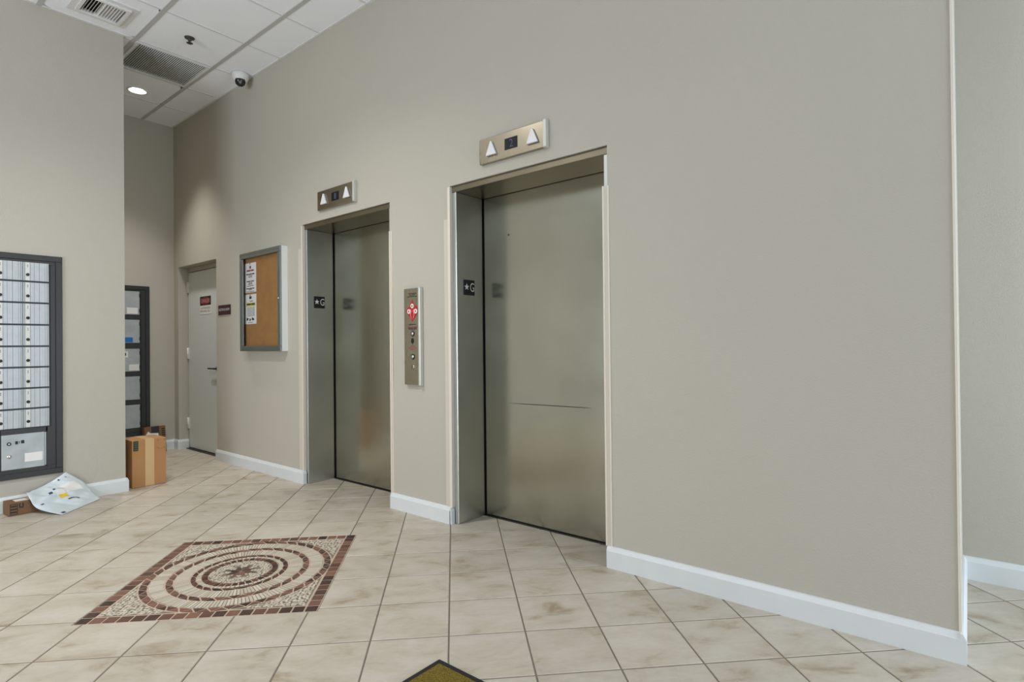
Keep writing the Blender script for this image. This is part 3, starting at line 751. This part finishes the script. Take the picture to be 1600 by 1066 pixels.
# danger sign on the door
f = FY(yd); t = thing('danger_sign', 'white sign with a red danger panel on the grey door', 'sign', (-12.52, yd, 4.99))
MB().box(f, -12.97, -12.06, 4.99, 5.645, 0, .008).build('sign_plate', 'white', t)
p = MB().box(f, -12.965, -12.065, 5.31, 5.64, .008, .010).build('danger_panel', 'ink', t)
MB().disc(f, -12.515, 5.475, .41, .010, .0115, 32, .135).build('danger_oval', 'dangerred', p)
MB().text(f, 'DANGER', -12.515, 5.475, .0125, .66, .14).build('danger_word', 'pinkprint', p)
MB().text(f, 'AUTHORIZED', -12.515, 5.215, .0095, .78, .075).text(f, 'PERSONNEL ONLY', -12.515, 5.10, .0095, .84, .075).build('black_lettering', 'ink', t)
f = FY(YW); t = thing('room_sign', 'small maroon name plate on the wall right of the grey door', 'sign', (-10.22, YW, 4.87))
MB().box(f, -10.655, -9.78, 4.86, 5.185, 0, .02).build('sign_plate', 'maroon', t, .004)
MB().text(f, 'ELECTRICAL ROOM', -10.2175, 5.035, .0215, .76, .075).build('white_lettering', 'white', t)

# ------------------------------------------------------------------ mailbox cabinet on the left wall
f = FX(XL); t = thing('mailbox_cabinet', 'black framed bank of small silver mailboxes on the left wall', 'mailbox', (XL, -4.24, .74))
def frame_ring(b, fr_, u0, u1, v0, v1, w_, n0, n1):
    b.box(fr_, u0, u1, v0, v0 + w_, n0, n1); b.box(fr_, u0, u1, v1 - w_, v1, n0, n1); b.box(fr_, u0, u0 + w_, v0 + w_, v1 - w_, n0, n1); b.box(fr_, u1 - w_, u1, v0 + w_, v1 - w_, n0, n1)
b = MB(); frame_ring(b, f, -4.97, -3.50, .745, 6.045, .135, 0, .05); b.build('frame', 'blackmetal', t, .01)
b = MB(); frame_ring(b, f, -4.84, -3.635, .875, 5.915, .10, 0, .028); b.build('inner_frame', 'blackmetal', t, .006)
MB().box(f, -4.74, -3.73, .95, 5.87, 0, .006).build('backing', 'black', t)
rows = [5.875, 5.397, 4.89, 4.368, 3.854, 3.356, 2.858, 2.375, 1.909]
def mail_door(u0, u1, v0, v1):
    b = MB(); b.box(f, u0, u1, v0, v1, .006, .03)
    for a in (.14, .17, .23, .25, .34, .36): b.box(f, u0 + a, u0 + a + .012, v0, v1, .03, .034)
    b.box(f, u1 - .05, u1 - .035, v0, v1, .03, .045); b.box(f, u1 - .022, u1 - .006, v0, v1, .03, .045); b.box(f, u0 + .004, u0 + .02, v0, v1, .03, .04)
    d = b.build('mailbox_door', 'mailalu', t)
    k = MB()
    for a, w_ in ((.026, .008), (.133, .006), (.205, .007), (.30, .009), (.405, .006), (.445, .008)): k.box(f, u0 + a, u0 + a + w_, v0, v1, .03, .0312)  # raised grey strips that paint in the shade of grooves
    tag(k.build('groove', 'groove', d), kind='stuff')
    s_ = MB().box(f, u0 + .05, u0 + .125, v0 + .004, v1 - .004, .03, .037).build('number_strip', 'strip', d)
    MB().lathe(f, u0 + .088, v0 + .14, [(.034, .037), (.034, .05), (.022, .056), (.0005, .056)], 14).build('lock', 'black', d)
    k = MB(); k.box(f, u0 + .08, u0 + .096, v1 - .085, v1 - .055, .037, .0385); k.box(f, u0 + .08, u0 + .096, v1 - .12, v1 - .095, .037, .0385); k.build('number_mark', 'greyink', d)
for q in range(8):
    for u0, u1 in ((-4.735, -4.255), (-4.245, -3.765)):
        mail_door(u0, u1, rows[q + 1] + .022, rows[q] - .022)
b = MB().box(f, -4.64, -3.855, .975, 1.79, .006, .035); d = b.build('parcel_door', 'locker', t, .004)
MB().box(f, -4.225, -3.895, 1.122, 1.325, .035, .038).build('blank_label', 'white', d)
MB().lathe(f, -4.505, 1.58, [(.04, .035), (.04, .045), (.03, .048), (.0005, .05)], 14).build('lock', 'black', d)
MB().disc(f, -4.505, 1.58, .014, .05, .054, 8).build('keyhole', 'chrome', d)
MB().lathe(f, -4.50, 1.282, [(.045, .035), (.04, .045), (.02, .052), (.0005, .053)], 14).build('knob', 'chrome', d)
b = MB().box(f, -4.395, -4.345, 1.555, 1.63, .035, .037).box(f, -4.29, -4.23, 1.565, 1.64, .035, .037).box(f, -4.33, -4.31, 1.60, 1.62, .035, .037).box(f, -4.33, -4.31, 1.575, 1.59, .035, .037); b.build('number_plate', 'ink', d)
h = MB().box(f, -3.85, -3.83, .99, 1.78, .02, .04)
h.build('hinge', 'alu', t)
b = MB().box(f, -4.66, -3.80, 1.79, 1.905, .006, .03).box(f, -4.66, -3.80, .95, .972, .006, .03).box(f, -4.74, -4.65, .95, 1.905, .006, .03).box(f, -3.825, -3.73, .95, 1.905, .006, .03); b.build('locker_frame', 'blackmetal', t)

# parcel lockers on the back wall
f = FX(XB); t = thing('parcel_locker_cabinet', 'black framed column of five silver parcel lockers on the far back wall', 'locker', (XB, -.41, .62))
b = MB(); frame_ring(b, f, -1.13, .315, .635, 6.03, .13, 0, .05); b.build('frame', 'blackmetal', t, .01)
b = MB(); frame_ring(b, f, -1.0, .185, .765, 5.90, .15, 0, .03); b.build('inner_frame', 'blackmetal', t, .006)
MB().box(f, -.95, .10, .8, 5.87, 0, .006).build('backing', 'black', t)
dz = [(4.99, 5.825), (3.976, 4.807), (2.96, 3.768), (1.945, 2.775), (.93, 1.76)]
for q, (z0, z1) in enumerate(dz):
    d = MB().box(f, -.80, -.005, z0, z1, .006, .035).build('locker_door', 'locker', t, .004)
    if q in (0, 2): MB().box(f, -.40 if q == 0 else -.34, -.06 if q == 0 else -.03, z0 + .03, z0 + .25, .035, .038).build('blank_label', 'white', d)
    if q == 1: MB().box(f, -.6, -.22, z0 + .02, z0 + .20, .035, .038).build('blue_label', 'bluelabel', d)
    if q == 2: MB().box(f, -.52, -.37, z0 + .50, z0 + .72, .035, .038).build('number_tag', 'white', d).__setitem__('label', 'small white tag'); MB().box(f, -.475, -.43, z0 + .56, z0 + .66, .038, .039).build('tag_mark', 'ink', d)
    for zz in (z0 + .15, z1 - .15): MB().box(f, -.02, .012, zz - .06, zz + .06, .03, .045).build('hinge', 'black', d)
    if q < 4: MB().box(f, -.85, .05, dz[q + 1][1] + .02, z0 - .02, .006, .03).build('rail', 'blackmetal', t)

# ------------------------------------------------------------------ packages
def rot_frame(o, deg, z=0):     # local frame on a rotated box: u along its front, n outwards
    a = math.radians(deg); u = Vector((math.cos(a), math.sin(a), 0)); return Fr((o[0], o[1], z), u, (0, 0, 1))
# tall box: front face towards the lobby
F = Fr((-8.664, -1.985, 0), Vector((-.035, 1, 0)).normalized(), (0, 0, 1))
t = thing('cardboard_box', 'tall brown cardboard box with a wide tape strip, standing at the left wall corner', 'box', (-9.1, -1.55, 0))
BW, BH, BD = .835, 1.285, .80
MB().box(F, 0, BW, .004, BH, -BD, 0).build('carton', 'card', t, .012)
b = MB().box(F, .315, .535, .01, BH, 0, .004).box(F, .315, .535, BH, BH + .004, -BD, .004); b.build('tape', 'tape', t)
s_ = MB().box(F, .03, .145, 1.0, 1.265, 0, .005).build('green_sticker', 'ink', t)
b = MB()
for k in range(4): b.box(F, .045, .13, 1.02 + k * .06, 1.06 + k * .06, .005, .007)
b.build('sticker_panel', 'green', s_)
b = MB()
for u, v in ((.62, 1.21), (.78, 1.21), (.62, 1.0), (.78, 1.0)): b.box(F, u, u + .025, v, v + .012, 0, .003); b.box(F, u, u + .008, v, v + .03, 0, .003)
b.box(F, .64, .76, .985, .993, 0, .003); b.build('corner_mark', 'carddark', t)
# flat box leaning against the back wall under the lockers
F = Fr((-13.92, .015, 0), (0, 1, 0), Vector((-.12, 0, 1)).normalized())
t = thing('cardboard_box', 'dark brown box with black tape and white label, upright behind the taller box', 'box', (-14.1, .35, 0))
MB().box(F, 0, .68, .012, .965, -.25, 0).build('carton', 'carddark', t, .01)
MB().box(F, .22, .47, .70, .966, 0, .004).build('black_tape', 'blacktape', t)
MB().prism(F, [(.05, .55), (.44, .55), (.44, .71), (.18, .73), (.12, .80), (.05, .70)], .004, .007).build('shipping_label', 'white', t)
b = MB()
for k in range(5): b.box(F, .55, .66, .55 + k * .07, .59 + k * .07, 0, .003)
b.build('printed_panel', 'ink', t)
# small box on the left, lying against the baseboard
F = Fr((-8.02, -4.60, 0), Vector((-.06, 1, 0)).normalized(), (0, 0, 1))
t = thing('cardboard_box', 'small low brown box at far left, half covered by the white mailer bag', 'box', (-8.23, -4.25, 0))
MB().box(F, 0, .70, .004, .305, -.42, 0).build('carton', 'carddark', t, .01)
MB().box(F, .14, .52, .305, .309, -.30, -.06).build('shipping_label', 'white', t)
MB().box(F, .34, .46, .309, .311, -.24, -.12).build('yellow_sticker', 'yellowlabel', t)
q = MB(); frame_ring(q, F, .03, .165, .03, .27, .012, 0, .003)
for k in range(3): q.box(F, .045, .15, .07 + k * .065, .10 + k * .065, 0, .003)
q.build('printed_panel', 'ink', t)
MB().prism(F, [(.20, .16), (.26, .16), (.27, .18), (.27, .27), (.25, .27), (.25, .185), (.21, .185), (.21, .27), (.19, .27), (.19, .18)], 0, .003).build('print_mark', 'ink', t)

# poly mailer bag draped over the small box
Lc, Fc_, Rc, Tc = Vector((-8.22, -4.25, .44)), Vector((-7.21, -3.80, .012)), Vector((-8.14, -2.835, .012)), Vector((-8.475, -3.46, .745))
def curve(pts, s_):
    n = len(pts) - 1; k = min(int(s_ * n), n - 1); u = s_ * n - k
    P = [pts[max(k - 1, 0)], pts[k], pts[k + 1], pts[min(k + 2, n)]]
    return .5 * ((2 * P[1]) + (P[2] - P[0]) * u + (2 * P[0] - 5 * P[1] + 4 * P[2] - P[3]) * u * u + (3 * P[1] - P[0] - 3 * P[2] + P[3]) * u ** 3)
cLF = [Lc, Vector((-7.96, -4.235, .345)), Vector((-7.80, -4.12, .12)), Fc_]
cTR = [Tc, Vector((-8.46, -3.10, .43)), Vector((-8.36, -2.93, .15)), Rc]
cLT = [Lc, Vector((-8.40, -3.93, .50)), Vector((-8.44, -3.68, .62)), Tc]
cFR = [Fc_, Vector((-7.5, -3.50, .012)), Vector((-7.83, -3.15, .012)), Rc]
def bag_pt(u, v):               # u: L->F / T->R, v: L->T / F->R
    a = curve(cLF, u) * (1 - v) + curve(cTR, u) * v
    b_ = curve(cLT, v) * (1 - u) + curve(cFR, v) * u
    c = (Lc * (1 - u) + Fc_ * u) * (1 - v) + (Tc * (1 - u) + Rc * u) * v
    p = a + b_ - c
    e = (math.sin(math.pi * u) * math.sin(math.pi * v)) ** .7 if 0 < u < 1 and 0 < v < 1 else 0
    wr_ = .026 * math.sin(9 * u + 4 * v + 2 * math.sin(5 * v)) + .020 * math.sin(17 * v - 7 * u + 3 * math.sin(6 * u)) + .013 * math.sin(23 * u + 11 * v) + .008 * math.sin(37 * v - 29 * u)
    return p + Vector((.62, -.1, .78)) * (e * (.07 + wr_))
N = 40; t = thing('mailer_bag', 'crumpled white plastic mailer bag with a yellow label lying against the left wall', 'package', (-7.9, -3.6, 0))
vs = [bag_pt(i / N, j / N) for i in range(N + 1) for j in range(N + 1)]
low = [p + Vector((-.012, 0, -.010)) for p in vs]
fs = []
for i in range(N):
    for j in range(N):
        a = i * (N + 1) + j; fs.append([a, a + N + 1, a + N + 2, a + 1]); fs.append([x + len(vs) for x in (a, a + 1, a + N + 2, a + N + 1)])
bd = [i * (N + 1) for i in range(N + 1)] + [N * (N + 1) + j for j in range(1, N + 1)] + [i * (N + 1) + N for i in range(N - 1, -1, -1)] + [j for j in range(N - 1, 0, -1)]
for k in range(len(bd)): a, c = bd[k], bd[(k + 1) % len(bd)]; fs.append([c, a, a + len(vs), c + len(vs)])
MB().add(vs + low, fs, True).build('plastic_envelope', 'bag', t)
def patch(u0, u1, v0, v1, name, material, n=8, lift=.004, skew=0):
    P = []
    for i in range(n + 1):
        for j in range(n + 1):
            u = u0 + (u1 - u0) * i / n; v = v0 + (v1 - v0) * j / n + skew * i / n
            a = bag_pt(u, v); du = bag_pt(u + .01, v) - a; dv = bag_pt(u, v + .01) - a
            P.append(a + du.cross(dv).normalized() * lift)
    k = n + 1
    MB().add(P, [[i * k + j, i * k + k + j, i * k + k + j + 1, i * k + j + 1] for i in range(n) for j in range(n)], True).build(name, material, t)
patch(.24, .50, .56, .86, 'shipping_label', 'white')
patch(.50, .62, .42, .56, 'yellow_label', 'yellowlabel', 5, .006)
patch(.40, .52, .40, .55, 'address_label', 'white', 5, .004)
patch(.68, .70, .50, .66, 'black_stroke', 'ink', 5)
patch(.70, .74, .64, .68, 'black_stroke_end', 'ink', 3)
patch(.34, .42, .30, .36, 'printed_square', 'navy', 4); patch(.28, .33, .40, .44, 'printed_square', 'navy', 4)
patch(.08, .12, .66, .70, 'printed_square', 'ink', 3); patch(.92, .97, .08, .16, 'printed_square', 'navy', 3)
patch(.60, .63, .10, .15, 'printed_square', 'navy', 3); patch(.02, .05, .05, .11, 'printed_square', 'navy', 3); patch(.10, .13, .82, .85, 'printed_square', 'greyink', 3)

# ------------------------------------------------------------------ door mat
t = thing('door_mat', 'olive carpet mat with a black rubber border at the bottom edge of the view', 'mat', (5.9, -5.0, 0))
MB().wbox((3.86, -8.6, 0), (7.9, -2.60, .022)).build('rubber_border', 'matedge', t, .008)
MB().wbox((3.94, -8.52, .02), (7.82, -2.68, .036)).build('pile', 'matpile', t, .006)

# ------------------------------------------------------------------ floor medallion
mcx, mcy = ab2w(*MC)
A = Vector((R2, R2, 0)); B = Vector((-R2, R2, 0))
FM = Fr((mcx, mcy, 0), A, B)
t = thing('floor_medallion', 'square mosaic medallion with brown rings and a star set into the tiled floor', 'mosaic', (mcx, mcy, 0))
MB().box(FM, -MH, MH, -MH, MH, -.05, -.006).build('mortar_bed', 'mosaicgrout', t)
bd_ = MB()
def annulus(b, r0, r1, z, n=72):
    vs = [FM.at(r * math.cos(2 * math.pi * k / n), r * math.sin(2 * math.pi * k / n), z) for r in (r0, r1) for k in range(n)]
    b.add(vs, [[k, n + k, n + (k + 1) % n, (k + 1) % n] for k in range(n)])
annulus(bd_, 1.112, 1.312, -.003); annulus(bd_, .765, .968, -.003); annulus(bd_, .592, .650, -.003); annulus(bd_, .001, .478, -.003)
QI = MH - .21
for k in range(4):              # the four corner fields outside the outer ring
    c, s_ = ((1, 0), (0, 1), (-1, 0), (0, -1))[k]
    arc = []
    for q in range(13):
        a = math.pi / 2 * q / 12; rr = 1.468; x, y = min(rr * math.cos(a), QI), min(rr * math.sin(a), QI); arc.append((x, y))
    pts = arc + [(QI, QI)]
    vs = [FM.at(x * c - y * s_, x * s_ + y * c, -.003) for x, y in arc]; e = FM.at(QI * c - QI * s_, QI * s_ + QI * c, -.003)
    bd_.add(vs + [e], [[q, 13, q + 1] for q in range(12)])
bd_.build('stone_bed', 'creambed', t)
TOP = .0012
def piece(pts, name, material, z0=-.02):
    n = len(pts)
    return MB().prism(FM, pts, z0, TOP).build(name, material, t)
def shrink(pts, d):
    n = len(pts); a = sum(pts[i][0] * pts[(i + 1) % n][1] - pts[(i + 1) % n][0] * pts[i][1] for i in range(n))
    if a < 0: pts = pts[::-1]
    out = []
    for i in range(n):
        p0, p, p1 = Vector(pts[i - 1]), Vector(pts[i]), Vector(pts[(i + 1) % n])
        e0 = (p - p0).normalized(); e1 = (p1 - p).normalized(); n0 = Vector((-e0.y, e0.x)); n1 = Vector((-e1.y, e1.x))
        k = 1 + n0.dot(n1); q = p + (n0 + n1) * (d / max(k, .25)); out.append((q.x, q.y))
    return out
BW_ = .185; nb = 17
st = (2 * MH - BW_) / nb
for side in range(4):
    c, s_ = ((1, 0), (0, 1), (-1, 0), (0, -1))[side]
    def rt(u, v): return (u * c - v * s_, u * s_ + v * c)
    for k in range(nb):
        u0 = -MH + k * st; j = random.uniform(-.008, .008)
        if k == 0: pts = [(-MH, -MH), (-MH + st, -MH), (-MH + st, -MH + BW_), (-MH, -MH + BW_)]
        else: pts = [(u0, -MH), (u0 + st, -MH), (u0 + st, -MH + BW_), (u0, -MH + BW_)]
        piece(shrink([rt(*p) for p in pts], .014), 'border_stone', 'brownstone')
def P2(r, a): return (r * math.cos(a), r * math.sin(a))
def tri_ring(r0, r1, n, name, material, gap, ph=0.0):
    for k in range(n):
        a0 = ph + 2 * math.pi * k / n; a1 = ph + 2 * math.pi * (k + 1) / n; am = (a0 + a1) / 2
        piece(shrink([P2(r0, a0), P2(r0, a1), P2(r1, am)], gap), name, material)
        piece(shrink([P2(r1, am), P2(r1, am + 2 * math.pi / n), P2(r0, a1)], gap), name, material)
tri_ring(1.325, 1.455, 40, 'ring_stone', 'brownstone', .0125)
tri_ring(.98, 1.10, 30, 'ring_stone', 'brownstone', .0125, .05)
tri_ring(.66, .75, 26, 'ring_stone', 'darkstone', .0095, .02)
n = 34
for k in range(n):
    a0 = 2 * math.pi * (k + .11) / n; a1 = 2 * math.pi * (k + .89) / n
    piece([P2(.49, a0), P2(.58, a0), P2(.58, a1), P2(.49, a1)], 'inner_ring_stone', 'darkstone')
# star of eight points, made of kite shaped stones
for k in range(8):
    a = math.pi / 8 * 2 * k - math.pi / 12 + .02; L_ = .285 if k % 2 == 0 else .235
    piece(shrink([P2(.018, a), P2(.135, a - .36), P2(L_, a), P2(.135, a + .36)], .004), 'star_stone', 'brownstone')
# cream bands of narrow radial stones
chips = MB()
def chip(pts): chips.prism(FM, pts, -.01, TOP - random.uniform(0, .0012))
for r0, r1, n in ((1.11, 1.31, 150), (.76, .97, 112), (.595, .655, 60)):
    for k in range(n):
        j = random.uniform(-.12, .12); a0 = 2 * math.pi * (k + .10 + j * .3) / n; a1 = 2 * math.pi * (k + .86 + j * .3) / n; e = random.uniform(-.006, .006)
        chip([P2(r0 + e, a0), P2(r1 + e, a0), P2(r1 + e, a1), P2(r0 + e, a1)])
def scatter(test, step):
    n = int(MH / step) + 1
    for i in range(-n, n + 1):
        for j in range(-n, n + 1):
            u = (i + random.uniform(-.25, .25)) * step; v = (j + random.uniform(-.25, .25)) * step
            if not test(u, v): continue
            a = random.uniform(0, math.pi); l = random.uniform(.45, .62) * step; w_ = random.uniform(.28, .42) * step
            c, s_ = math.cos(a), math.sin(a)
            q = [(-l, -w_ * random.uniform(.6, 1)), (l, -w_ * random.uniform(.6, 1)), (l * random.uniform(.7, 1), w_), (-l, w_ * random.uniform(.6, 1))]
            chip([(u + x * c - y * s_, v + x * s_ + y * c) for x, y in q])
def star_hit(u, v):
    r = math.hypot(u, v); return r < .165
scatter(lambda u, v: math.hypot(u, v) < .465 and not star_hit(u, v) and not (math.hypot(u, v) < .30 and min(abs(((math.atan2(v, u) + math.pi / 12 - .02) % (math.pi / 4)) - x) for x in (0, math.pi / 4)) < .22), .045)
scatter(lambda u, v: math.hypot(u, v) > 1.475 and max(abs(u), abs(v)) < MH - BW_ - .03, .055)
tag(chips.build('cream_stones', 'creamstone', t), kind='stuff')

for o in bpy.data.objects:
    if '_o' in o: del o['_o']
